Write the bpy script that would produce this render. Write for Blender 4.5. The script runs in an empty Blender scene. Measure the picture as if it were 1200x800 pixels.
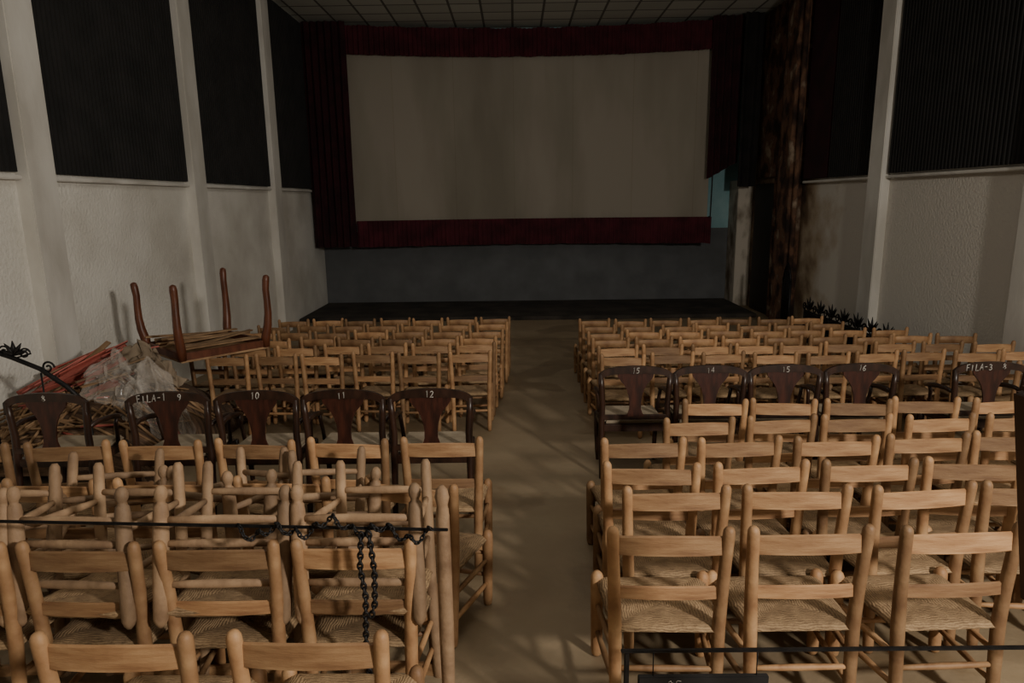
import bpy, bmesh, math, random
from mathutils import Vector, Matrix, noise
random.seed(7)
COL = bpy.context.scene.collection
R = random.uniform
def fz(y): return -0.05*min(y,10.0)

# ------------------------------------------------------------ materials
def mat_noise(name,c1,c2,scale=6,stretch=(1,1,1),rough=.6,bump=.1,bscale=None,detail=6,coord='Object',rand=0.0,lo=.35,hi=.65,metal=0,alpha=None,mid=None):
    m=bpy.data.materials.new(name); m.use_nodes=True; nt=m.node_tree; n=nt.nodes; l=nt.links
    b=n['Principled BSDF']; b.inputs['Roughness'].default_value=rough; b.inputs['Metallic'].default_value=metal
    tc=n.new('ShaderNodeTexCoord'); mp=n.new('ShaderNodeMapping'); mp.inputs['Scale'].default_value=stretch
    src=tc.outputs['Object']
    if coord=='World':
        g=n.new('ShaderNodeNewGeometry'); src=g.outputs['Position']
    l.new(src,mp.inputs['Vector'])
    t=n.new('ShaderNodeTexNoise'); t.inputs['Scale'].default_value=scale; t.inputs['Detail'].default_value=detail
    l.new(mp.outputs[0],t.inputs['Vector'])
    cr=n.new('ShaderNodeValToRGB'); cr.color_ramp.elements[0].position=lo; cr.color_ramp.elements[1].position=hi
    cr.color_ramp.elements[0].color=(*c1,1); cr.color_ramp.elements[1].color=(*c2,1)
    if mid:
        for p,c in mid: e=cr.color_ramp.elements.new(p); e.color=(*c,1)
    l.new(t.outputs['Fac'],cr.inputs['Fac'])
    out=cr.outputs['Color']
    if rand>0:
        oi=n.new('ShaderNodeObjectInfo'); mr=n.new('ShaderNodeMapRange')
        mr.inputs['To Min'].default_value=1-rand; mr.inputs['To Max'].default_value=1+rand*.4
        l.new(oi.outputs['Random'],mr.inputs['Value'])
        hs=n.new('ShaderNodeHueSaturation'); l.new(mr.outputs[0],hs.inputs['Value']); l.new(out,hs.inputs['Color']); out=hs.outputs['Color']
    l.new(out,b.inputs['Base Color'])
    if bump>0:
        t2=n.new('ShaderNodeTexNoise'); t2.inputs['Scale'].default_value=bscale or scale*3; t2.inputs['Detail'].default_value=4
        l.new(mp.outputs[0],t2.inputs['Vector'])
        bp=n.new('ShaderNodeBump'); bp.inputs['Strength'].default_value=bump; bp.inputs['Distance'].default_value=.02
        l.new(t2.outputs['Fac'],bp.inputs['Height']); l.new(bp.outputs[0],b.inputs['Normal'])
    if alpha is not None: b.inputs['Alpha'].default_value=alpha
    return m
WM=[(.45,(.35,.19,.088)),(.6,(.43,.25,.122))]
WOOD=mat_noise('honey_wood',(.21,.10,.044),(.53,.325,.165),9,(1,1,1),.6,.15,40,rand=.5,lo=.25,hi=.75,detail=9,mid=WM)
SLATW=mat_noise('honey_wood_slat',(.21,.10,.044),(.53,.325,.165),5,(1,4,7),.6,.15,30,rand=.5,lo=.25,hi=.75,detail=9,mid=WM)
GREYW=mat_noise('weathered_wood',(.17,.098,.053),(.44,.29,.17),9,(1,1,1),.7,.2,40,rand=.35,lo=.28,hi=.72,detail=9)
REDW=mat_noise('red_brown_wood',(.085,.026,.012),(.16,.052,.025),5,(4,4,1),.4,.05,rand=.15)
DARKW=mat_noise('dark_walnut_wood',(.018,.009,.006),(.045,.020,.012),6,(3,3,1),.35,.05)
SPLAT=mat_noise('mahogany_wood',(.026,.010,.007),(.070,.022,.013),6,(6,6,1),.35,.05)
BEIGE=mat_noise('faded_beige_cushion',(.28,.22,.15),(.38,.31,.22),8,rough=.85,bump=.1)
STUCCO=mat_noise('white_stucco',(.60,.57,.505),(.84,.82,.76),1.0,rough=.9,bump=.55,bscale=28,coord='World',detail=9,lo=.3,hi=.62)
PAINTW=mat_noise('painted_plaster',(.54,.515,.465),(.76,.74,.69),2.0,(1,1,.4),rough=.8,bump=.15,bscale=20,coord='World',detail=9)
DIRTYW=mat_noise('dirty_plaster',(.16,.12,.08),(.55,.50,.42),2.6,(1,1,.6),rough=.9,bump=.3,bscale=18,coord='World',detail=9,lo=.38,hi=.58)
BLACKP=mat_noise('black_acoustic_panel',(.006,.006,.006),(.014,.013,.013),3,rough=.8,bump=.05,coord='World')
BROWNP=mat_noise('peeling_brown_plaster',(.02,.011,.008),(.36,.28,.20),3.2,(1,1,.8),rough=.95,bump=.6,bscale=14,coord='World',detail=8,lo=.36,hi=.70,mid=[(.47,(.07,.035,.022)),(.54,(.17,.085,.048)),(.60,(.12,.065,.04))])
IRON=mat_noise('black_iron',(.008,.008,.009),(.02,.018,.018),20,rough=.5,bump=.1,metal=.5)
MAROON=mat_noise('burgundy_cloth',(.045,.005,.010),(.09,.011,.021),3,rough=.9,bump=.1,coord='World')
MAROOND=mat_noise('dark_burgundy_cloth',(.018,.003,.005),(.038,.005,.009),3,rough=.95,bump=.1,coord='World')
BLKCLOTH=mat_noise('black_cloth',(.006,.005,.005),(.014,.011,.011),3,rough=.95,bump=.1,coord='World')
STICK=mat_noise('broken_wood',(.20,.11,.05),(.38,.24,.13),6,rough=.7,rand=.4)
REDST=mat_noise('red_painted_wood',(.30,.06,.045),(.46,.13,.10),6,rough=.6,rand=.3)
CARD=mat_noise('brown_cardboard',(.18,.135,.09),(.28,.215,.15),3,rough=.9,bump=.2)
DEBRIS=mat_noise('straw_debris',(.05,.028,.016),(.20,.12,.07),7,(1,6,1),rough=.95,bump=.8,bscale=30)
PLASTIC=mat_noise('dusty_plastic',(.55,.50,.44),(.70,.65,.59),4,rough=.15,bump=.2,alpha=.27)
WHITEP=mat_noise('white_paint',(.42,.40,.36),(.6,.57,.52),10,rough=.7,bump=0)
LEATHER=mat_noise('brown_leather',(.035,.014,.008),(.065,.028,.015),5,rough=.5,bump=.1)
DARKFL=mat_noise('dark_stage_floor',(.02,.017,.014),(.06,.05,.04),2,rough=.9,bump=.2,coord='World')
BLACKB=mat_noise('black_painted_board',(.006,.006,.006),(.012,.011,.011),6,rough=.8,bump=.1)
DOORM=mat_noise('dark_door_wood',(.010,.007,.006),(.022,.015,.012),4,(4,4,1),rough=.6)

def rush_mat():
    m=bpy.data.materials.new('woven_rush'); m.use_nodes=True; nt=m.node_tree; n=nt.nodes; l=nt.links
    b=n['Principled BSDF']; b.inputs['Roughness'].default_value=.8
    tc=n.new('ShaderNodeTexCoord'); sp=n.new('ShaderNodeSeparateXYZ'); l.new(tc.outputs['Object'],sp.inputs[0])
    ax=n.new('ShaderNodeMath'); ax.operation='ABSOLUTE'; l.new(sp.outputs[0],ax.inputs[0])
    ay=n.new('ShaderNodeMath'); ay.operation='ABSOLUTE'; l.new(sp.outputs[1],ay.inputs[0])
    mx=n.new('ShaderNodeMath'); mx.operation='MAXIMUM'; l.new(ax.outputs[0],mx.inputs[0]); l.new(ay.outputs[0],mx.inputs[1])
    nz=n.new('ShaderNodeTexNoise'); nz.inputs['Scale'].default_value=14; nz.inputs['Detail'].default_value=5; l.new(tc.outputs['Object'],nz.inputs['Vector'])
    ad=n.new('ShaderNodeMath'); ad.operation='MULTIPLY_ADD'; l.new(nz.outputs['Fac'],ad.inputs[0]); ad.inputs[1].default_value=.035; l.new(mx.outputs[0],ad.inputs[2])
    mu=n.new('ShaderNodeMath'); mu.operation='MULTIPLY'; l.new(ad.outputs[0],mu.inputs[0]); mu.inputs[1].default_value=620
    si=n.new('ShaderNodeMath'); si.operation='SINE'; l.new(mu.outputs[0],si.inputs[0])
    mr=n.new('ShaderNodeMapRange'); mr.inputs['From Min'].default_value=-1; l.new(si.outputs[0],mr.inputs['Value'])
    cr=n.new('ShaderNodeValToRGB'); cr.color_ramp.elements[0].color=(.13,.075,.036,1); cr.color_ramp.elements[0].position=.22; cr.color_ramp.elements[1].position=.75; cr.color_ramp.elements[1].color=(.49,.33,.18,1)
    n2=n.new('ShaderNodeTexNoise'); n2.inputs['Scale'].default_value=26; n2.inputs['Detail'].default_value=10; n2.inputs['Roughness'].default_value=.7; l.new(tc.outputs['Object'],n2.inputs['Vector'])
    mm=n.new('ShaderNodeMix'); mm.inputs[0].default_value=.80; l.new(mr.outputs[0],mm.inputs[2]); l.new(n2.outputs['Fac'],mm.inputs[3])
    oi=n.new('ShaderNodeObjectInfo'); m2=n.new('ShaderNodeMapRange'); m2.inputs['To Min'].default_value=.7; m2.inputs['To Max'].default_value=1.1; l.new(oi.outputs['Random'],m2.inputs['Value'])
    hs=n.new('ShaderNodeHueSaturation'); l.new(m2.outputs[0],hs.inputs['Value'])
    l.new(mm.outputs[0],cr.inputs['Fac']); l.new(cr.outputs[0],hs.inputs['Color']); l.new(hs.outputs[0],b.inputs['Base Color'])
    bp=n.new('ShaderNodeBump'); bp.inputs['Strength'].default_value=.9; bp.inputs['Distance'].default_value=.008
    l.new(mm.outputs[0],bp.inputs['Height']); l.new(bp.outputs[0],b.inputs['Normal'])
    return m
RUSH=rush_mat()

def floor_mat():
    m=mat_noise('worn_concrete',(.235,.175,.105),(.32,.245,.155),1.6,rough=.6,bump=.2,bscale=18,detail=12,coord='World',lo=.3,hi=.7)
    nt=m.node_tree;n=nt.nodes;l=nt.links;b=n['Principled BSDF']
    old=b.inputs['Base Color'].links[0].from_socket
    g=n.new('ShaderNodeNewGeometry'); t=n.new('ShaderNodeTexNoise'); t.inputs['Scale'].default_value=.8; t.inputs['Detail'].default_value=8; l.new(g.outputs['Position'],t.inputs['Vector'])
    cr=n.new('ShaderNodeValToRGB'); e=cr.color_ramp.elements; e[0].position=.55; e[0].color=(1,1,1,1); e[1].position=.58; e[1].color=(.78,.75,.71,1); l.new(t.outputs['Fac'],cr.inputs[0])
    mx=n.new('ShaderNodeMix'); mx.data_type='RGBA'; mx.blend_type='MULTIPLY'; mx.inputs[0].default_value=1; l.new(old,mx.inputs[6]); l.new(cr.outputs[0],mx.inputs[7]); l.new(mx.outputs[2],b.inputs['Base Color'])
    rr=n.new('ShaderNodeMapRange'); rr.inputs['From Min'].default_value=.55; rr.inputs['From Max'].default_value=.58; rr.inputs['To Min'].default_value=.62; rr.inputs['To Max'].default_value=.40; l.new(t.outputs['Fac'],rr.inputs['Value']); l.new(rr.outputs[0],b.inputs['Roughness'])
    return m
FLOOR=floor_mat()

def zmix_mat(name,z0,lowa,lowb,higha,highb):
    m=bpy.data.materials.new(name); m.use_nodes=True; nt=m.node_tree; n=nt.nodes; l=nt.links
    b=n['Principled BSDF']; b.inputs['Roughness'].default_value=.85
    g=n.new('ShaderNodeNewGeometry'); sp=n.new('ShaderNodeSeparateXYZ'); l.new(g.outputs['Position'],sp.inputs[0])
    nz=n.new('ShaderNodeTexNoise'); nz.inputs['Scale'].default_value=2.5; nz.inputs['Detail'].default_value=8; l.new(g.outputs['Position'],nz.inputs['Vector'])
    def ramp(a,bb):
        c=n.new('ShaderNodeValToRGB'); c.color_ramp.elements[0].position=.3; c.color_ramp.elements[1].position=.7
        c.color_ramp.elements[0].color=(*a,1); c.color_ramp.elements[1].color=(*bb,1); l.new(nz.outputs['Fac'],c.inputs[0]); return c
    c1=ramp(lowa,lowb); c2=ramp(higha,highb)
    gt=n.new('ShaderNodeMath'); gt.operation='GREATER_THAN'; l.new(sp.outputs[2],gt.inputs[0]); gt.inputs[1].default_value=z0
    mx=n.new('ShaderNodeMix'); mx.data_type='RGBA'; l.new(gt.outputs[0],mx.inputs[0]); l.new(c1.outputs[0],mx.inputs[6]); l.new(c2.outputs[0],mx.inputs[7])
    l.new(mx.outputs[2],b.inputs['Base Color'])
    bp=n.new('ShaderNodeBump'); bp.inputs['Strength'].default_value=.3; bp.inputs['Distance'].default_value=.02; l.new(nz.outputs['Fac'],bp.inputs['Height']); l.new(bp.outputs[0],b.inputs['Normal'])
    return m
BACKW=zmix_mat('slate_and_teal_paint',1.24,(.10,.105,.11),(.135,.14,.148),(.20,.40,.44),(.34,.52,.55))

def stain_mat():
    m=bpy.data.materials.new('stained_stucco'); m.use_nodes=True; nt=m.node_tree; n=nt.nodes; l=nt.links
    b=n['Principled BSDF']; b.inputs['Roughness'].default_value=.9
    g=n.new('ShaderNodeNewGeometry'); sp=n.new('ShaderNodeSeparateXYZ'); l.new(g.outputs['Position'],sp.inputs[0])
    nz=n.new('ShaderNodeTexNoise'); nz.inputs['Scale'].default_value=1.6; nz.inputs['Detail'].default_value=9; l.new(g.outputs['Position'],nz.inputs['Vector'])
    mr=n.new('ShaderNodeMapRange'); mr.inputs['From Min'].default_value=10.4; mr.inputs['From Max'].default_value=13.0; mr.inputs['To Min'].default_value=-.35; mr.inputs['To Max'].default_value=.42
    l.new(sp.outputs[1],mr.inputs['Value'])
    ad=n.new('ShaderNodeMath'); ad.operation='ADD'; l.new(mr.outputs[0],ad.inputs[0]); l.new(nz.outputs['Fac'],ad.inputs[1])
    cr=n.new('ShaderNodeValToRGB'); e=cr.color_ramp.elements
    e[0].position=.45; e[0].color=(.70,.665,.60,1); e[1].position=1.0; e[1].color=(.06,.038,.025,1)
    x=e.new(.68); x.color=(.48,.39,.28,1); x=e.new(.84); x.color=(.22,.15,.09,1)
    l.new(ad.outputs[0],cr.inputs[0]); l.new(cr.outputs[0],b.inputs['Base Color'])
    n2=n.new('ShaderNodeTexNoise'); n2.inputs['Scale'].default_value=30; l.new(g.outputs['Position'],n2.inputs['Vector'])
    bp=n.new('ShaderNodeBump'); bp.inputs['Strength'].default_value=.4; bp.inputs['Distance'].default_value=.02; l.new(n2.outputs['Fac'],bp.inputs['Height']); l.new(bp.outputs[0],b.inputs['Normal'])
    return m
STAIN=stain_mat()
def ceil_mat():
    m=bpy.data.materials.new('ceiling_tiles'); m.use_nodes=True; nt=m.node_tree; n=nt.nodes; l=nt.links
    b=n['Principled BSDF']; b.inputs['Roughness'].default_value=.9
    g=n.new('ShaderNodeNewGeometry'); br=n.new('ShaderNodeTexBrick'); br.offset=0; br.inputs['Scale'].default_value=1
    br.inputs['Brick Width'].default_value=.62; br.inputs['Row Height'].default_value=.62; br.inputs['Mortar Size'].default_value=.025
    br.inputs['Color1'].default_value=(.50,.51,.46,1); br.inputs['Color2'].default_value=(.64,.65,.59,1); br.inputs['Mortar'].default_value=(.16,.155,.14,1)
    l.new(g.outputs['Position'],br.inputs['Vector']); l.new(br.outputs[0],b.inputs['Base Color']); return m
CEIL=ceil_mat()
def screen_mat():
    m=mat_noise('stained_screen_canvas',(.24,.215,.168),(.335,.30,.245),.9,(1.0,1,.25),rough=.95,bump=0,coord='World',detail=10,lo=.32,hi=.58)
    nt=m.node_tree;n=nt.nodes;l=nt.links;b=n['Principled BSDF']
    old=b.inputs['Base Color'].links[0].from_socket
    g=n.new('ShaderNodeNewGeometry'); br=n.new('ShaderNodeTexBrick'); br.offset=0; br.inputs['Scale'].default_value=1
    sx=n.new('ShaderNodeSeparateXYZ'); l.new(g.outputs['Position'],sx.inputs[0]); cx=n.new('ShaderNodeCombineXYZ'); l.new(sx.outputs[0],cx.inputs[0]); l.new(sx.outputs[2],cx.inputs[1])
    br.inputs['Brick Width'].default_value=1.32; br.inputs['Row Height'].default_value=50; br.inputs['Mortar Size'].default_value=.012; br.inputs['Mortar Smooth'].default_value=.8
    br.inputs['Color1'].default_value=(1,1,1,1); br.inputs['Color2'].default_value=(.97,.97,.97,1); br.inputs['Mortar'].default_value=(.88,.86,.82,1)
    l.new(cx.outputs[0],br.inputs['Vector'])
    mx=n.new('ShaderNodeMix'); mx.data_type='RGBA'; mx.blend_type='MULTIPLY'; mx.inputs[0].default_value=1; l.new(old,mx.inputs[6]); l.new(br.outputs[0],mx.inputs[7]); l.new(mx.outputs[2],b.inputs['Base Color'])
    return m
SCREEN=screen_mat()

# ------------------------------------------------------------ mesh helpers
def mk(name,verts,faces,mat,smooth=False):
    me=bpy.data.meshes.new(name); me.from_pydata([tuple(v) for v in verts],[],faces); me.update()
    bm=bmesh.new(); bm.from_mesh(me); bmesh.ops.recalc_face_normals(bm,faces=bm.faces); bm.to_mesh(me); bm.free()
    me.materials.append(mat)
    if smooth:
        for p in me.polygons: p.use_smooth=True
    return me
def box_me(name,x0,x1,y0,y1,z0,z1,mat,bev=0):
    bm=bmesh.new(); bmesh.ops.create_cube(bm,size=1)
    for v in bm.verts: v.co=Vector(((x0+x1)/2+v.co.x*(x1-x0),(y0+y1)/2+v.co.y*(y1-y0),(z0+z1)/2+v.co.z*(z1-z0)))
    if bev: bmesh.ops.bevel(bm,geom=bm.edges[:],offset=bev,segments=2,affect='EDGES')
    me=bpy.data.meshes.new(name); bm.to_mesh(me); bm.free(); me.materials.append(mat); return me
def tube_data(pts,rad,n=10,closed=False):
    pts=[Vector(p) for p in pts]
    if not hasattr(rad,'__len__'): rad=[rad]*len(pts)
    V=[];F=[];N=len(pts)
    up=None
    for i,p in enumerate(pts):
        a=pts[(i-1)%N] if closed else pts[max(i-1,0)]; b=pts[(i+1)%N] if closed else pts[min(i+1,N-1)]
        t=(b-a).normalized()
        if up is None:
            up=Vector((0,0,1)) if abs(t.z)<.9 else Vector((0,1,0))
        s=t.cross(up)
        if s.length<1e-4: s=t.cross(Vector((0,1,.1)))
        s.normalize(); up=s.cross(t).normalized()
        for k in range(n):
            an=2*math.pi*k/n; V.append(p+(s*math.cos(an)+up*math.sin(an))*rad[i])
    for i in range(N if closed else N-1):
        j=(i+1)%N
        for k in range(n): F.append((i*n+k,i*n+(k+1)%n,j*n+(k+1)%n,j*n+k))
    if not closed: F.append(tuple(range(n))); F.append(tuple((N-1)*n+k for k in range(n)))
    return V,F
def tube_me(name,pts,rad,mat,n=10,closed=False): 
    V,F=tube_data(pts,rad,n,closed); return mk(name,V,F,mat,True)
def multi_me(name,parts,mat,smooth=True):
    V=[];F=[]
    for v,f in parts:
        o=len(V); V+=v; F+=[tuple(i+o for i in q) for q in f]
    return mk(name,V,F,mat,smooth)
def outline_me(name,pts,y0,y1,mat):
    n=len(pts); V=[(x,y0,z) for x,z in pts]+[(x,y1,z) for x,z in pts]
    F=[tuple(range(n)),tuple(range(2*n-1,n-1,-1))]+[(i,(i+1)%n,n+(i+1)%n,n+i) for i in range(n)]
    return mk(name,V,F,mat)
def add(name,me,parent=None,loc=(0,0,0),rot=(0,0,0),label=None,category=None,group=None,kind=None):
    o=bpy.data.objects.new(name,me); COL.objects.link(o); o.location=loc; o.rotation_euler=rot
    if parent: o.parent=parent
    if label: o['label']=label
    if category: o['category']=category
    if group: o['group']=group
    if kind: o['kind']=kind
    return o

# ------------------------------------------------------------ room
XL,XR,YB,ZC=-4.5,5.3,16.2,5.66
V=[(XL-.2,-4,.2),(XR+.2,-4,.2),(XL-.2,10,-.5),(XR+.2,10,-.5),(XL-.2,YB+.2,-.5),(XR+.2,YB+.2,-.5)]
V+=[(x,y,z-.25) for x,y,z in V]
add('floor',mk('floor',V,[(0,1,3,2),(2,3,5,4),(6,8,9,7),(8,10,11,9),(0,2,8,6),(2,4,10,8),(1,7,9,3),(3,9,11,5),(0,6,7,1),(4,5,11,10)],FLOOR),kind='structure',label='worn brown concrete floor sloping gently to the screen')
add('wall_left',box_me('wall_left',XL-.2,XL,-4,YB+.2,-.6,ZC,STUCCO),kind='structure',label='rough white stucco side wall')
add('wall_right',box_me('wall_right',XR,XR+.2,-4,YB+.2,-.6,ZC,STAIN),kind='structure',label='rough white stucco side wall with brown stains')
add('wall_back',box_me('wall_back',XL,XR,YB,YB+.2,-.6,ZC,BACKW),kind='structure',label='slate grey and teal painted end wall')
add('wall_rear',box_me('wall_rear',XL,XR,-4.2,-4,.1,ZC,PAINTW),kind='structure',label='plain plaster wall')
add('ceiling',box_me('ceiling',XL-.2,XR+.2,-4.2,YB+.2,ZC,ZC+.15,CEIL),kind='structure',label='suspended ceiling of square grey tiles')
tn=[0]
def trim(me,label):
    tn[0]+=1; add('trim_%d'%tn[0],me,kind='structure',label=label)
for yc in (3.35,6.5,9.75,12.95):
    trim(box_me('pil',XL-.02,XL+.13,yc-.19,yc+.19,-.55,ZC,PAINTW,.01),'white painted pilaster')
for yc in (6.95,10.1):
    trim(box_me('pil',XR-.13,XR+.02,yc-.19,yc+.19,-.55,ZC,PAINTW,.01),'white painted pilaster')
trim(box_me('pil',XR-.32,XR+.02,15.55,YB,-.55,2.3,DIRTYW,.01),'dirty white corner pilaster')
def rough_slab(x0,x1,y0,y1,z0,z1,amp):
    V=[];F=[];ny=int((y1-y0)/.05)+1; nz=int((z1-z0)/.05)+1
    def d(y,z): return amp*(noise.fractal(Vector((y*2.2,z*1.8,3.1)),1,2,6))
    for j in range(nz+1):
        z=z0+(z1-z0)*j/nz
        ring=[(x1,y0)]+[(x0,y0+(y1-y0)*i/ny) for i in range(ny+1)]+[(x1,y1)]
        for k,(x,y) in enumerate(ring):
            V.append((x+(d(y,z) if 0<k<len(ring)-1 else 0),y+(.4*d(z,y) if k in(1,ny+1) else 0),z))
    M=ny+3
    for j in range(nz):
        for k in range(M-1): a=j*M+k; F.append((a,a+1,a+M+1,a+M))
        F.append((j*M+M-1,j*M,j*M+M,j*M+M+M-1))
    F.append(tuple(range(M))); F.append(tuple(nz*M+k for k in range(M)))
    return mk('rough',V,F,BROWNP,True)
trim(rough_slab(XR-.24,XR+.02,12.90,13.5,-.55,ZC-.01,.03),'rust-stained peeling pilaster')
for a,b in ((-3.9,3.16),(3.54,6.31),(6.69,9.56),(9.94,12.76),(13.14,16.15)):
    trim(box_me('ledge',XL-.01,XL+.07,a,b,2.16,2.20,PAINTW,.008),'narrow plaster ledge')
for a,b in ((-3.9,6.76),(7.14,9.91),(10.29,12.75)):
    trim(box_me('ledge',XR-.07,XR+.01,a,b,2.16,2.20,PAINTW,.008),'narrow plaster ledge')
def corrug(xw,sgn,y0,y1,z0,z1,mat,per=.07,amp=.022):
    n=int((y1-y0)/per); prof=[]
    for i in range(n):
        y=y0+(y1-y0)*i/n; p=(y1-y0)/n
        prof+=[(y,0),(y+p*.12,amp),(y+p*.5,amp),(y+p*.62,0)]
    prof.append((y1,0))
    V=[];F=[]
    for y,a in prof:
        x=xw+sgn*(.05+a); V+=[(x,y,z0),(x,y,z1),(xw,y,z0),(xw,y,z1)]
    for i in range(len(prof)-1):
        a=i*4;b=a+4; F+=[(a,b,b+1,a+1),(a+2,a+3,b+3,b+2),(a,a+2,b+2,b),(a+1,b+1,b+3,a+3)]
    k=(len(prof)-1)*4; F+=[(0,1,3,2),(k,k+2,k+3,k+1)]
    return mk('corrugated_panel',V,F,mat)
for a,b in ((.2,3.14),(3.56,6.28),(6.72,9.53),(9.97,12.73),(13.17,16.0)):
    add('acoustic_panel',corrug(XL+.003,1,a,b,2.23,5.6,BLACKP),label='black ribbed acoustic panel on the upper side wall',category='wall panel',group='black acoustic wall panels')
for a,b in ((3.6,6.72),(7.18,9.88),(10.32,11.75)):
    add('acoustic_panel',corrug(XR-.003,-1,a,b,2.23,5.6,BLACKP),label='black ribbed acoustic panel on the upper side wall',category='wall panel',group='black acoustic wall panels')
add('wall_drape',box_me('wall_drape',XR-.07,XR-.003,11.78,12.74,2.23,5.6,MAROOND,.01),label='faded dark burgundy cloth covering the upper wall',category='wall covering')
trim(rough_slab(XR-.06,XR,13.56,15.2,2.32,5.6,.03),'stained brown peeling plaster facing')
add('drain_pipe',tube_me('drain_pipe',[(XR-.16,12.80,-.48),(XR-.16,12.80,2.0),(XR-.16,12.80,5.6)],.045,BROWNP,12),label='rusty brown vertical pipe beside the stained pilaster',category='pipe')
add('door_1',box_me('door_1',XR-.05,XR-.005,14.05,15.25,-.5,2.2,DOORM,.008),kind='structure',label='dark doorway leaf in the side wall')
trim(box_me('jamb',XR-.10,XR,13.93,14.04,-.5,2.3,BROWNP,.005),'dark brown door jamb')
add('stage_step',box_me('stage_step',XL+.02,XR-.34,13.9,YB-.01,-.5,-.42,DARKFL,.01),label='low dark stage step below the screen',category='stage')

# ------------------------------------------------------------ screen and curtains
def ys(x): return 15.95-.5*((x-.33)/3.87)**2
def sheet(name,x0,x1,yf,z0f,z1f,mat,nx,nz,smooth=True,amp=0,per=.12):
    V=[];F=[]
    for i in range(nx+1):
        x=x0+(x1-x0)*i/nx
        for j in range(nz+1):
            t=j/nz; z=z0f(x)*(1-t)+z1f(x)*t
            a=amp*(math.sin(2*math.pi*x/per+1.3*math.sin(x*3.1))+.35*math.sin(2*math.pi*x/per*.37+z*2))
            V.append((x,yf(x)+a*(1-.35*t),z))
    for i in range(nx):
        for j in range(nz):
            a=i*(nz+1)+j; F.append((a,a+nz+1,a+nz+2,a+1))
    return mk(name,V,F,mat,smooth)
add('projection_screen',sheet('projection_screen',-3.6,4.27,ys,lambda x:1.45,lambda x:5.05,SCREEN,40,4),label='large cream cinema screen with faint water stains',category='screen')
def dip(x,s): return .02*noise.noise(Vector((x*4,s,0)))
add('curtain_valance',sheet('v',-3.75,4.35,lambda x:ys(x)-.14,lambda x:4.99+dip(x,1),lambda x:5.58-.02*math.sin(x*5)**2,MAROON,720,6,amp=.03,per=.10),label='pleated burgundy valance above the screen',category='curtain')
add('curtain_valance',sheet('v',-3.5,4.33,lambda x:ys(x)-.14,lambda x:.94+dip(x,5),lambda x:1.52,MAROON,700,6,amp=.025,per=.10),label='pleated burgundy skirt hanging below the screen',category='curtain')
add('curtain',sheet('c',-4.42,-3.5,lambda x:15.22,lambda x:.96+dip(x,2),lambda x:5.62,MAROOND,120,16,amp=.05,per=.16),label='long dark burgundy stage curtain gathered beside the screen',category='curtain')
add('curtain',sheet('c',4.17,4.82,lambda x:15.2,lambda x:2.32+.55*(x-4.17)+dip(x,3)*6,lambda x:5.62,MAROOND,100,16,amp=.05,per=.16),label='dark burgundy stage curtain with a ragged raised hem',category='curtain')
add('curtain',sheet('c',4.76,5.15,lambda x:15.0,lambda x:2.15+dip(x,4),lambda x:5.62,BLKCLOTH,80,16,amp=.05,per=.18),label='black side drape next to the burgundy curtain',category='curtain')
add('curtain_rail',tube_me('curtain_rail',[(4.25+.02*i,15.25,1.52) for i in range(3)]+[(4.3,15.25,2.2),(4.3,15.25,2.9)],.014,IRON),label='thin dark metal rod hanging at the screen edge',category='rod')

# ------------------------------------------------------------ rush chair
K=1.14
SZ=.385
def post(xf,xs,xt,yf,ysd,yt,h,W=None):
    pts=[];rad=[]
    zs=[0,.012,.04,.12,.28,SZ,.52,.66,h-.035,h-.018,h-.006,h]
    rs=[.010,.018,.020,.0205,.022,.0228,.0215,.0205,.0200,.0190,.014,.007]
    for z,r in zip(zs,rs):
        if z<SZ: t=z/SZ; x=xf*(1-t)+xs*t; y=yf*(1-t)+ysd*t
        else: t=(z-SZ)/(h-SZ); x=xs*(1-t)+xt*t; y=ysd+(yt-ysd)*(t**1.4)
        pts.append((x,y,z)); rad.append(r*K)
    return tube_me('back_post',pts,rad,W or WOOD,12)
def slat(z0,z1,w,y,bow,arch):
    V=[];F=[];n=10
    for i in range(n+1):
        t=-1+2*i/n; x=t*w; yy=y-bow*(1-t*t); a=arch*(1-t*t)
        V+=[(x,yy-.009,z0+a*.3),(x,yy+.009,z0+a*.3),(x,yy+.007,z1-.005+a),(x,yy,z1+a),(x,yy-.007,z1-.005+a)]
    for i in range(n):
        for k in range(5): F.append((i*5+k,i*5+(k+1)%5,(i+1)*5+(k+1)%5,(i+1)*5+k))
    F+=[(0,1,2,3,4),tuple(n*5+k for k in range(5))]
    return mk('backrest_slat',V,F,SLATW,False)
def rush_seat():
    N=20;V=[];F=[]
    def hw(t): return .208+.028*t
    def P(i,j,top):
        u=-1+2*i/N; v=-1+2*j/N; e=max(abs(u),abs(v))
        x=u*hw((v+1)/2); y=v*.212
        h=.014*(1-e**6)-.016*max(0,1-e*1.4)
        d1=abs(abs(u)-abs(v))
        h-=.006*max(0,1-d1*7)
        h+=.004*noise.noise(Vector((u*4,v*4,0)))
        z=SZ+(h if top else -h*.6-.022)
        if e>.999: z=SZ-.012
        return (x,y,z)
    for top in (True,False):
        for i in range(N+1):
            for j in range(N+1): V.append(P(i,j,top))
    M=(N+1)**2
    for i in range(N):
        for j in range(N):
            a=i*(N+1)+j; F.append((a,a+N+1,a+N+2,a+1)); F.append((M+a,M+a+1,M+a+N+2,M+a+N+1))
    me=mk('seat',V,F,RUSH,True)
    bm=bmesh.new(); bm.from_mesh(me); bmesh.ops.remove_doubles(bm,verts=bm.verts,dist=.0005); bmesh.ops.recalc_face_normals(bm,faces=bm.faces); bm.to_mesh(me); bm.free()
    return me
def rung(a,b,r=.0125,W=None): 
    a=Vector(a);b=Vector(b); return tube_me('stretcher',[a,a.lerp(b,.25),a.lerp(b,.5),a.lerp(b,.75),b],[r*.8,r,r*1.12,r,r*.8],W or WOOD,8)
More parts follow.
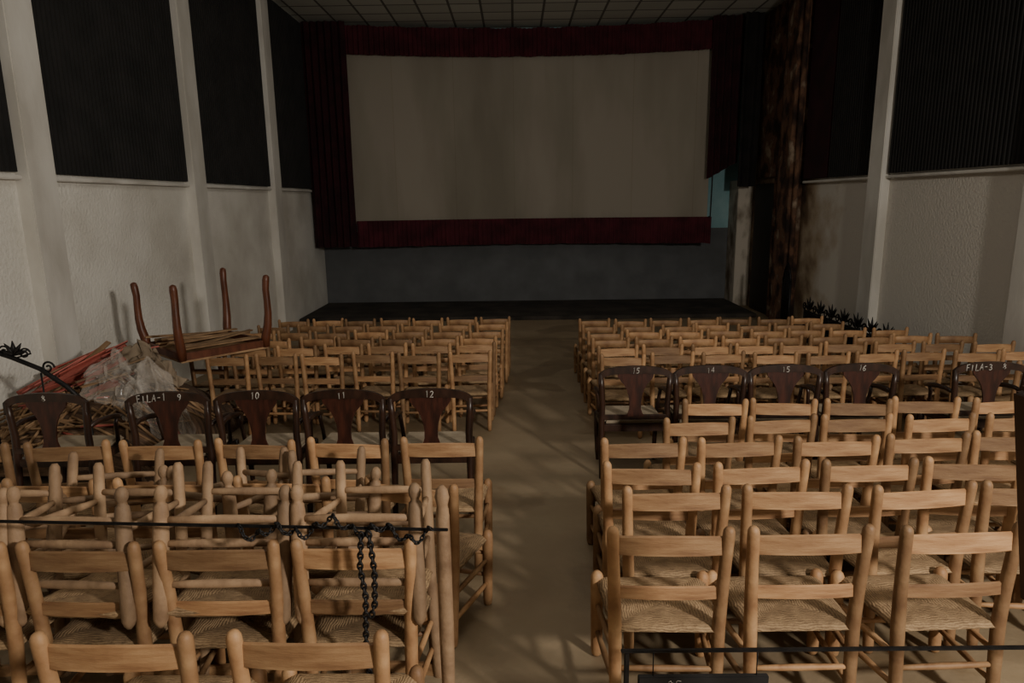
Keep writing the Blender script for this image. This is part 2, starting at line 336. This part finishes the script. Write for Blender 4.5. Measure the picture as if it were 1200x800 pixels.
FX,FY=.228,.200
def front_leg(s,W=None,turned=False):
    zs=[0,.012,.04,.12,.24,.34,.390,.405,.416]; rs=[.010,.019,.022,.0225,.0235,.0245,.0240,.019,.009]
    if turned:
        zs=[0,.007,.019,.034,.043,.050,.057,.078,.155,.24,.34,.390,.405,.416]; rs=[.008,.016,.0215,.0205,.0150,.0140,.0215,.0250,.0265,.026,.0255,.0240,.018,.008]
    return tube_me('leg',[(s*FX,FY,z) for z in zs],[r*K for r in rs],W or WOOD,12)
SEAT=rush_seat()
def chair_parts(W=None,turned=False):
    P=[('seat',SEAT),
 ('back_post',post(-.19,-.195,-.212,-.205,-.195,-.235,.82,W)),('back_post',post(.19,.195,.212,-.205,-.195,-.235,.82,W)),
 ('leg',front_leg(-1,W,turned)),('leg',front_leg(1,W,turned)),
 ('backrest_slat',slat(.705,.778,.202,-.222,.022,.010)),('backrest_slat',slat(.515,.565,.197,-.202,.018,.006)),
 ('stretcher',rung((-.193,-.198,.26),(-FX,FY,.26),W=W)),('stretcher',rung((.193,-.198,.26),(FX,FY,.26),W=W)),
 ('stretcher',rung((-.192,-.20,.13),(-FX,FY,.13),W=W)),('stretcher',rung((.192,-.20,.13),(FX,FY,.13),W=W)),
 ('stretcher',rung((-FX,FY,.29),(FX,FY,.29),W=W)),('stretcher',rung((-FX,FY,.17),(FX,FY,.17),W=W)),
 ('stretcher',rung((-.192,-.20,.21),(.192,-.20,.21),W=W))]
    if turned: P+=[('stretcher',rung((-.192,-.20,.10),(.192,-.20,.10),W=W)),('stretcher',rung((-FX,FY,.10),(FX,FY,.10),W=W))]
    return P
CH=chair_parts(); CHG=chair_parts(GREYW,True)
def joined():
    V=[];F=[];MI=[]
    for nm,me in CH:
        o=len(V); V+=[v.co[:] for v in me.vertices]
        for p in me.polygons: F.append(tuple(i+o for i in p.vertices)); MI.append(1 if nm=='seat' else 0)
    me=bpy.data.meshes.new('rush_chair'); me.from_pydata(V,[],F); me.update()
    me.materials.append(WOOD); me.materials.append(RUSH)
    for p,m in zip(me.polygons,MI): p.material_index=m; p.use_smooth=True
    return me
JOINED=joined()
LN='honey wooden chair with woven rush seat in a tight row'
def chair(x,yrow,rz=None,label=LN,group='rush seat chairs in rows',far=False,flip=False,dz=0,rx=0,ry=0,sx=1.0):
    if rz is None: rz=R(-.10,.10)
    y=yrow+.22
    if far:
        o=add('rush_chair',JOINED,loc=(x,y,fz(y)+dz),rot=(-.05,0,rz),label=label,category='chair',group=group); o.scale=(sx,sx,1); return o
    r=add('rush_chair',None,loc=(x,y,fz(y)+dz),rot=((math.pi-.05) if flip else -.05,0,rz),label=label,category='chair',group=group)
    if rx: r.rotation_euler[0]+=rx
    if ry: r.rotation_euler[1]+=ry
    r.scale=(sx,sx if sx<1 else 1,1.30 if flip else 1)
    for nm,me in (CHG if flip else CH): add(nm,me,parent=r)
    return r
UPL='weathered rush seat chair turned upside down on another chair'
# left near rows
for x in (-1.16,-.60): chair(x,1.70,R(-.03,.03))
for x in (-2.14,-1.63,-1.12,-.61): chair(x,2.29,R(-.03,.03),label='honey wooden rush chair supporting an upturned chair')
for x,rz,ry in ((-2.20,.08,.04),(-1.68,-.12,-.04),(-1.13,.10,.05),(-.60,-.06,-.03)):
    o=chair(x,2.38,rz,label=UPL,group='upturned rush chairs',flip=True,dz=.985,rx=-.10,ry=ry,sx=.99)
for x in (-2.19,-1.67,-1.10): chair(x,2.97,R(-.05,.05))
chair(-.44,2.90,-.28,label='honey wooden rush seat chair turned towards the aisle')
for x,rz,ry in ((-1.93,.5,.14),(-1.38,-.5,-.12),(-.93,.28,.10)): chair(x,2.88,rz,label=UPL,group='upturned rush chairs',flip=True,dz=.88,ry=ry,rx=-.05)
for x in (-.42,-.93,-1.45,-1.99,-2.53,-3.05): chair(x,3.58)
# right near rows
for x in (.585,1.11,1.68): chair(x,2.37,R(-.05,.05),sx=1.04)
for x in (.70,1.24,1.78,2.32): chair(x,2.80,sx=1.04)
RR=[(3.13,(.66,1.19,1.73,2.26,2.79),1.03),(3.54,(.69,1.21,1.74,2.26,2.78,3.30),1.02),(3.95,(1.10,1.60,2.08,2.57,3.06,3.56),.95),(4.36,(1.33,1.81,2.29,2.77,3.25,3.74),.95)]
for y,xs,s in RR:
    for x in xs: chair(x+R(-.012,.012),y+R(-.03,.03),sx=s)
# left far rows
for i,y in enumerate((6.4,6.95,7.5,8.05,8.65,9.25)):
    x0=-.47+i*.035; n=6 if i==0 else 7
    for k in range(n): chair(x0-.465*k+R(-.01,.01),y+R(-.06,.06),far=y>7.3,sx=.92)
for i,y in enumerate((6.2,6.72,7.24,7.76,8.3,8.88)):
    n=9 if i<3 else (8 if i==3 else 7)
    for k in range(n): chair(1.0+.472*k+R(-.01,.01)+.01*i,y+R(-.06,.06),far=y>7.2,sx=.92)
chair(4.45,5.68,.2)

# ------------------------------------------------------------ dark armchair
def crest():
    up=[];lo=[]; N=24
    for i in range(N+1):
        t=-1+2*i/N; x=t*.289; a=abs(t)
        z=.906-.034*a**2-.032*a**8
        th=.052+.012*(1-a)**2+.034*max(0,(a-.78)/.22)**2
        up.append((x,z)); lo.append((x,z-th))
    return outline_me('crest_rail',up+lo[::-1],-.245,-.218,DARKW)
def splat():
    pr=[(.135,.862),(.142,.84),(.136,.815),(.115,.785),(.088,.755),(.067,.715),(.052,.665),(.045,.61),(.046,.56),(.058,.525),(.078,.50)]
    return outline_me('splat',[(-w,z) for w,z in pr]+[(w,z) for w,z in pr[::-1]],-.236,-.222,SPLAT)
def dpost(s):
    return tube_me('back_post',[(s*.262,-.25,0),(s*.262,-.225,.2),(s*.260,-.21,.44),(s*.255,-.215,.6),(s*.265,-.225,.74),(s*.270,-.232,.84)],[.019,.022,.025,.023,.023,.019],DARKW)
def arm(s):
    pts=[(s*.264,-.215,.66),(s*.272,-.12,.675),(s*.276,0,.67),(s*.272,.1,.655),(s*.265,.16,.64)]
    p2=[(s*.268,.11,.65),(s*.258,.10,.60),(s*.25,.12,.52),(s*.245,.13,.45)]
    return multi_me('arm',[tube_data(pts,[.016,.018,.02,.02,.014],8),tube_data(p2,.015,8)],DARKW)
def dleg(s): return tube_me('leg',[(s*.24,.22,0),(s*.245,.225,.08),(s*.25,.22,.25),(s*.25,.21,.43)],[.014,.017,.021,.024],DARKW)
DC=[('crest_rail',crest()),('splat',splat()),('back_post',dpost(-1)),('back_post',dpost(1)),('arm',arm(-1)),('arm',arm(1)),
 ('leg',dleg(-1)),('leg',dleg(1)),
 ('seat',box_me('seat',-.235,.235,-.20,.23,.435,.475,BEIGE,.015)),
 ('seat_frame',box_me('seat_frame',-.262,.262,-.225,.24,.375,.434,DARKW,.008)),
 ('lower_rail',box_me('lower_rail',-.26,.26,-.235,-.215,.475,.515,DARKW,.004))]
GL={'0':[[(.27,1),(.07,.75),(.05,.3),(.25,0),(.47,.25),(.5,.7),(.3,1)]],'1':[[(.15,.8),(.3,1),(.28,0)]],
'3':[[(.05,.9),(.25,1),(.48,.86),(.42,.62),(.2,.52),(.45,.42),(.52,.2),(.3,0),(.03,.1)]],
'2':[[(.05,.8),(.15,.97),(.35,1),(.5,.83),(.42,.55),(.02,.02),(.55,.04)]],
'4':[[(.42,0),(.40,1),(.02,.32),(.56,.34)]],'5':[[(.5,1),(.1,.98),(.07,.58),(.35,.62),(.52,.35),(.4,.05),(.05,.04)]],
'6':[[(.45,1),(.15,.7),(.03,.3),(.2,0),(.45,.1),(.48,.35),(.25,.5),(.06,.36)]],
'8':[[(.27,.52),(.07,.75),(.27,1),(.47,.78),(.27,.52),(.03,.25),(.27,0),(.52,.25),(.28,.53)]],
'9':[[(.5,.72),(.3,.5),(.07,.65),(.12,.92),(.35,1),(.5,.8),(.45,.3),(.3,0)]],
'F':[[(.1,0),(.08,1),(.52,1.02)],[(.08,.52),(.42,.55)]],'I':[[(.25,0),(.27,1)]],'L':[[(.1,1),(.08,0),(.5,.02)]],
'A':[[(.0,0),(.27,1),(.52,0)],[(.1,.38),(.44,.4)]],'-':[[(.08,.48),(.45,.5)]]}
def text_me(s,size,r=.0034):
    out=[];w=.72; x0=-len(s)*w/2
    for i,ch in enumerate(s):
        dy=R(-.06,.06); sc=R(.9,1.1); sh=R(0,.2)
        for st in GL[ch]:
            out.append(tube_data([((x0+i*w+px*sc+sh*pz)*size,0,(pz*sc+dy)*size) for px,pz in st],r,5))
    return multi_me('t',out,WHITEP)
def dark_chair(x,yrow,txt,rz=0,extra=None):
    y=yrow+.24
    r=add('armchair',None,loc=(x,y,fz(y)),rot=(-.05,0,rz),category='armchair',group='numbered dark armchairs',
      label='dark wooden armchair with vase splat, numbered %s'%txt)
    for nm,me in DC: add(nm,me,parent=r)
    add('seat_number',text_me(txt,.044),parent=r,loc=(.09 if extra else 0,-.2465,.848),rot=(0,R(-.08,.08),0),label='white painted number '+txt)
    if extra: add('row_lettering',text_me(extra,.048),parent=r,loc=(-.10,-.2465,.840),rot=(0,-.07,0),label='white painted lettering '+extra)
for x,t,e in ((-3.2,'8',None),(-2.37,'9','FILA-1'),(-1.77,'10',None),(-1.18,'11',None),(-.59,'12',None)):
    dark_chair(x,4.40,t,R(-.015,.015),e)
for x,t,e in ((.93,'15',None),(1.515,'14',None),(2.10,'15',None),(2.685,'16',None),(3.70,'8','FILA-3')):
    dark_chair(x,5.12,t,R(-.04,.04),e)

# ------------------------------------------------------------ upturned table
T=add('dining_table',None,loc=(-3.18,6.85,.46),rot=(0,0,math.radians(48)),label='broken red-brown table with curved legs lying upside down',category='table')
add('tabletop',box_me('tabletop',-.44,.44,-.44,.44,0,.02,STICK,.006),parent=T)
for a in ((-.43,.43,-.44,-.40),(-.43,.43,.40,.44),(-.44,-.40,-.40,.40),(.40,.44,-.40,.40)):
    add('apron',box_me('apron',a[0],a[1],a[2],a[3],.02,.09,REDW,.006),parent=T)
for i in range(11):
    add('underside_slat',box_me('underside_slat',-.42,.42,-.028,.028,-.007,.007,STICK,.003),parent=T,loc=(R(-.03,.03),-.38+i*.075,.095+.012*(i%3)+R(0,.03)),rot=(R(-.12,.12),R(-.08,.08),R(-.35,.35)))
for sx,sy,f,hh in ((-1,-1,.98,1.0),(1,-1,1.02,1.02),(-1,1,1.02,.95),(1,1,1.0,1.05)):
    k=[(.42,.02,.040),(.425,.12,.044),(.445,.24,.041),(.452,.36,.036),(.450,.48,.033),(.445,.60,.033),(.450,.69,.035),(.455,.73,.030),(.457,.742,.012)]
    P=[(sx*(a+(f-1)*.8*z),sy*(a+(f-1)*.8*z),z*hh) for a,z,r in k]
    add('leg',tube_me('leg',P,[r for a,z,r in k],REDW,12),parent=T)

# ------------------------------------------------------------ debris heap
def mh(x,y):
    a=max(0,1-((x+3.75)/.85)**2); b=max(0,1-((y-6.05)/1.1)**2)
    return .68*(a**.45)*(b**.6)+.05*noise.noise(Vector((x*3,y*3,0)))*(a*b)
V=[];F=[];N=40
for i in range(N+1):
    for j in range(N+1):
        x=-4.46+1.6*i/N; y=4.98+2.1*j/N; V.append((x,y,fz(y)+max(mh(x,y),.004)))
for i in range(N):
    for j in range(N):
        a=i*(N+1)+j; F.append((a,a+N+1,a+N+2,a+1))
add('debris_heap',mk('debris_heap',V,F,DEBRIS,True),kind='stuff',label='heap of broken chair wood and loose straw',category='debris')
def ground(x,y): return fz(y)+max(mh(x,y),0)
def stick(x,y,a,l,lift,red,flat):
    p=[Vector((x-l*math.cos(a),y-l*math.sin(a),0)),Vector((x+l*math.cos(a),y+l*math.sin(a),0))]
    for q in p:
        q.x=max(-4.42,min(-2.85,q.x)); q.y=max(5.0,q.y); q.z=ground(q.x,q.y)+.015
    m=(p[0]+p[1])/2; need=ground(m.x,m.y)+.015-m.z
    if need>0: p[0].z+=need; p[1].z+=need
    p[0].z+=lift; p[1].z+=lift
    lab='red painted broken chair slat' if red else 'broken bare wooden chair rung'
    mat=REDST if red else STICK
    if flat:
        p[1].z+=R(0,.16)
        d=p[1]-p[0]; me=box_me('s',-d.length/2,d.length/2,-.026,.026,-.006,.006,mat,.003)
        o=add('broken_board',me,label=lab,category='board',group='broken chair pieces on the heap'); o.location=(p[0]+p[1])/2
        o.rotation_euler=(d.to_track_quat('X','Z')@Matrix.Rotation(R(-.9,.9),4,'X').to_quaternion()).to_euler()
    else:
        add('broken_stick',tube_me('s',[p[0],p[0].lerp(p[1],.5),p[1]],[.009,.012,.008],mat,7),label=lab,category='stick',group='broken chair pieces on the heap')
for i in range(110):
    x=R(-4.2,-2.95); y=R(5.1,6.3); a=R(-.5,.6)+(math.pi/2 if i%3==0 else .2); stick(x,y,a,R(.16,.42),0,i%7==0,False)
for i in range(54):
    stick(R(-4.05,-3.45),R(5.6,6.3),R(.6,1.2),R(.16,.28),R(.02,.18),i%5!=0,True)
def drape(name,cx,cy,w,h,zoff,mat,seed,label,cat,peak):
    V=[];F=[];n=56
    for i in range(n+1):
        for j in range(n+1):
            u=-1+2*i/n; v=-1+2*j/n
            ew=1+.2*noise.noise(Vector((v*2,seed,1))); eh=1+.2*noise.noise(Vector((u*2,seed,5)))
            x=cx+u*w*ew; y=cy+v*h*eh
            r=math.sqrt(u*u+v*v)
            q=Vector((u*2.0+seed,v*2.0,seed))
            f=abs(noise.noise(q))*.14+abs(noise.noise(q*2.1))*.07+abs(noise.noise(q*4))*.025
            z=ground(x,y)+zoff+peak*max(0,1-r*.9)**.9+f
            V.append((x+.09*noise.noise(q*1.7),y+.09*noise.noise(q*1.9+Vector((3,0,0))),z))
    for i in range(n):
        for j in range(n): a=i*(n+1)+j; F.append((a,a+n+1,a+n+2,a+1))
    add(name,mk(name,V,F,mat,True),label=label,category=cat)
drape('cardboard_sheet',-3.40,6.02,.26,.24,.05,CARD,4.2,'crumpled piece of brown cardboard on the debris heap','cardboard',.30)
drape('plastic_sheet',-3.08,5.60,.22,.24,.04,PLASTIC,2.1,'limp translucent plastic sheeting over the debris','plastic sheet',.46)
drape('plastic_sheet',-3.38,5.60,.22,.22,.04,PLASTIC,6.3,'crumpled clear plastic sheeting over the debris','plastic sheet',.34)

# ------------------------------------------------------------ iron scroll pieces (flat in XZ local)
def spiral(cx,cz,r,turns=1.4,ph=0,s=1,n=22):
    return [(cx+s*r*(1-.8*i/n)*math.cos(ph+2*math.pi*turns*i/n),0,cz+r*(1-.8*i/n)*math.sin(ph+2*math.pi*turns*i/n)) for i in range(n+1)]
def flower(cx,cz,r):
    out=[]
    for k in range(-2,3):
        a=math.pi/2+k*.62
        out.append(tube_data([(cx,0,cz),(cx+math.cos(a)*r*.5,0,cz+math.sin(a)*r*.5),(cx+math.cos(a)*r,0,cz+math.sin(a)*r)],[.008,.018,.003],7))
    return out
A=add('iron_headboard',None,loc=(-3.8,5.0,fz(5.0)),label='arched black wrought iron headboard with scrolls and leaves',category='metalwork')
arc=[(-.62,0,1.20),(-.45,0,1.19),(-.25,0,1.15),(0,0,1.06),(.2,0,.97),(.38,0,.83),(.52,0,.68)]
parts=[tube_data(arc,.018,8),tube_data([(.52,0,.70),(.52,0,.02)],.014,8),tube_data([(-.60,0,1.2),(-.60,0,.02)],.014,8),tube_data([(-.60,0,.25),(.52,0,.25)],.012,8)]
for x in (-.2,.2): parts.append(tube_data([(x,0,.25),(x,0,1.14-.5*max(0,x+.2))],.007,6))
add('frame',multi_me('frame',parts,IRON),parent=A)
for x,z in ((-.35,1.18),(.02,1.08)): 
    sc=flower(x,z,.11)+[tube_data([(x-.02,0,z)]+spiral(x-.07,z+.03,.045,s=-1),.007,6),tube_data([(x+.02,0,z-.02)]+spiral(x+.08,z+.01,.045),.007,6)]
    add('scroll_ornament',multi_me('scroll_ornament',sc,IRON),parent=A)
add('scroll_ornament',tube_me('scroll_ornament',spiral(.26,.98,.05),.008,IRON,6),parent=A)
B=add('iron_railing',None,loc=(4.62,9.5,-.475),rot=(0,0,math.radians(90)),label='black iron railing topped with scrolls and leaf finials',category='railing')
add('panel',box_me('panel',-1.3,1.3,-.01,.01,.06,.60,IRON),parent=B)
add('rail',multi_me('rail',[tube_data([(-1.32,0,.62),(1.32,0,.62)],.016,8),tube_data([(-1.32,0,.05),(1.32,0,.05)],.016,8)]+[tube_data([(x,0,0),(x,0,.66)],.016,8) for x in (-1.32,-.44,.44,1.32)],IRON),parent=B)
for k in range(7):
    x=-1.14+k*.38
    s=flower(x,.66,.20)+[tube_data([(x,0,.63),(x+.08,0,.66)]+spiral(x+.19,.68,.07,s=-1,n=26),.010,6),tube_data([(x,0,.63),(x-.09,0,.72),(x-.14,0,.80)],.008,6)]
    add('scroll_ornament',multi_me('scroll_ornament',s,IRON),parent=B)
G=add('iron_gate',None,loc=(4.86,12.2,-.49),rot=(0,0,math.radians(82)),label='tall dark iron scroll gate leaning near the stained pilaster',category='gate')
gp=[tube_data([(-.25,0,.02),(-.25,0,.95)],.022,8),tube_data([(.25,0,.02),(.25,0,.95)],.022,8),tube_data([(-.25,0,.95),(-.15,0,1.15),(0,0,1.25),(.15,0,1.15),(.25,0,.95)],.022,8),tube_data([(-.25,0,.1),(.25,0,.1)],.018,8),tube_data([(-.25,0,.6),(.25,0,.6)],.018,8)]+[tube_data([(x,0,.1),(x,0,1.12)],.018,8) for x in (-.13,0,.13)]
add('frame',multi_me('frame',gp,IRON),parent=G)

# ------------------------------------------------------------ iron bar, post, chain
add('iron_bar',box_me('iron_bar',-.98,.98,-.004,.004,-.0055,.0055,IRON,.002),loc=(-1.23,2.245,.806),rot=(0,.031,0),label='long thin flat iron bar laid across the chairs',category='bar')
zs=[0,.03,.2,.45,.7,.92,.96,.99,1.02,1.035]; rs=[.018,.022,.025,.028,.027,.025,.020,.027,.021,.008]
add('barrier_post',tube_me('barrier_post',[(0,0,z) for z in zs],rs,GREYW,12),loc=(-.275,2.30,fz(2.3)),label='tall turned light wooden post holding the bar',category='post')
def chain(path,link=.034,r=.0055):
    out=[];P=[Vector(p) for p in path]; L=[0]
    for i in range(1,len(P)): L.append(L[-1]+(P[i]-P[i-1]).length)
    n=int(L[-1]/(link*.72))
    for k in range(n):
        s=(k+.5)*L[-1]/n; i=max(j for j in range(len(P)-1) if L[j]<=s); t=(s-L[i])/(L[i+1]-L[i]); c=P[i].lerp(P[i+1],t); d=(P[i+1]-P[i]).normalized()
        u=d.cross(Vector((0,1,.01))).normalized(); w=d.cross(u)
        if k%2: u,w=w,u
        ring=[c+d*math.cos(a)*link*.52+u*math.sin(a)*link*.32 for a in [2*math.pi*q/10 for q in range(10)]]
        out.append(tube_data(ring,r,5,True))
    return out
cp=[]
for i in range(160):
    t=i/159; cp.append((-1.0+.70*t,2.228+.014*math.cos(t*66),.801-.02*t+.014*math.sin(t*66)-.018*math.sin(t*9)-.02*math.sin(t*23)))
add('chain',multi_me('chain',chain(cp,.020,.0032),IRON),label='thin black chain wound along the iron bar',category='chain')
cp=[(-.55,2.20,.79),(-.56,2.195,.66),(-.545,2.19,.55),(-.55,2.19,.45),(-.555,2.19,.34),(-.545,2.19,.20)]
cq=[(-.525,2.205,.79),(-.51,2.195,.64),(-.515,2.195,.52),(-.53,2.19,.47)]
add('chain',multi_me('chain',chain(cp,.026,.0045)+chain(cq,.026,.0045),IRON),label='black chain hanging down from the bar',category='chain')
# low rail on the right with a small black board
Bd=add('barrier_rail',None,loc=(0,2.04,fz(2.04)),label='thin dark metal rail on posts with a black board',category='barrier')
add('rail',box_me('rail',.34,2.75,-.008,.008,.53,.539,IRON,.002),parent=Bd)
for x in (.36,2.73): add('post',box_me('post',x-.008,x+.008,-.008,.008,0,.53,IRON,.002),parent=Bd)
add('board',box_me('board',.40,.84,-.010,.010,.05,.44,BLACKB,.003),parent=Bd)
for x in (.45,.80): add('hook',tube_me('hook',[(x,0,.435),(x,0,.535)],.002,IRON,6),parent=Bd)
sq=[(.50+.005*i+.004*math.sin(i*1.7),-.0115,.422+.006*math.sin(i*1.1)) for i in range(9)]
add('chalk_scribble',tube_me('chalk_scribble',sq,.0009,WHITEP,6),parent=Bd,label='small white handwritten mark')
# bar stool at the edge
S=add('bar_stool',None,loc=(1.47,1.34,fz(1.34)),label='tall brown leather bar stool with upright padded back',category='stool')
bm=bmesh.new(); bmesh.ops.create_cube(bm,size=1)
for v in bm.verts:
    t=v.co.z+.5; v.co=Vector((-.25-.09*t+v.co.x*.05,.0+v.co.y*.30,1.03+.54*t))
bmesh.ops.bevel(bm,geom=bm.edges[:],offset=.018,segments=3,affect='EDGES'); me=bpy.data.meshes.new('backrest'); bm.to_mesh(me); bm.free(); me.materials.append(LEATHER)
add('backrest',me,parent=S)
add('seat',tube_me('seat',[(0,0,.74),(0,0,.76),(0,0,.80),(0,0,.815)],[.15,.18,.18,.14],LEATHER,24),parent=S)
for y in (-.07,.07): add('bracket',tube_me('bracket',[(-.08,y,.745),(-.19,y,.80),(-.24,y,.95),(-.26,y,1.08)],.012,IRON),parent=S)
add('pole',tube_me('pole',[(0,0,.02),(0,0,.75)],.028,IRON,14),parent=S)
add('base',tube_me('base',[(0,0,0),(0,0,.02),(0,0,.04)],[.2,.2,.05],IRON,24),parent=S)

# ------------------------------------------------------------ lights
def area(loc,target,size,energy,color,sy=None):
    d=bpy.data.lights.new('area_light','AREA'); d.size=size; d.energy=energy; d.color=color
    if sy: d.shape='RECTANGLE'; d.size_y=sy
    o=bpy.data.objects.new('area_light',d); COL.objects.link(o); o.location=loc
    o.rotation_euler=(Vector(target)-Vector(loc)).to_track_quat('-Z','Y').to_euler(); return o
area((3.6,-1.4,3.1),(-1.8,7,.9),.40,340,(1,.925,.82))
area((0,3.5,5.55),(0,3.6,0),2.5,42,(1,.93,.83),5)  # added soft fill above the near rows, no fixture seen there
area((0,10.5,5.55),(0,11.0,0),2.0,26,(1,.93,.84),3)  # added weak fill overhead, unseen, lifts the far rows and screen
w=bpy.data.worlds.new('w'); bpy.context.scene.world=w; w.use_nodes=True
w.node_tree.nodes['Background'].inputs[0].default_value=(.5,.5,.5,1); w.node_tree.nodes['Background'].inputs[1].default_value=.02

# ------------------------------------------------------------ camera
c=bpy.data.cameras.new('camera'); c.lens=24; c.sensor_width=36; c.clip_start=.05
co=bpy.data.objects.new('camera',c); COL.objects.link(co)
Rm=Matrix.Rotation(math.radians(.36),4,'Z')@Matrix.Rotation(math.radians(90-11.65),4,'X')@Matrix.Rotation(-.013,4,'Z')
co.matrix_world=Matrix.Translation((0,0,1.92))@Rm
bpy.context.scene.camera=co
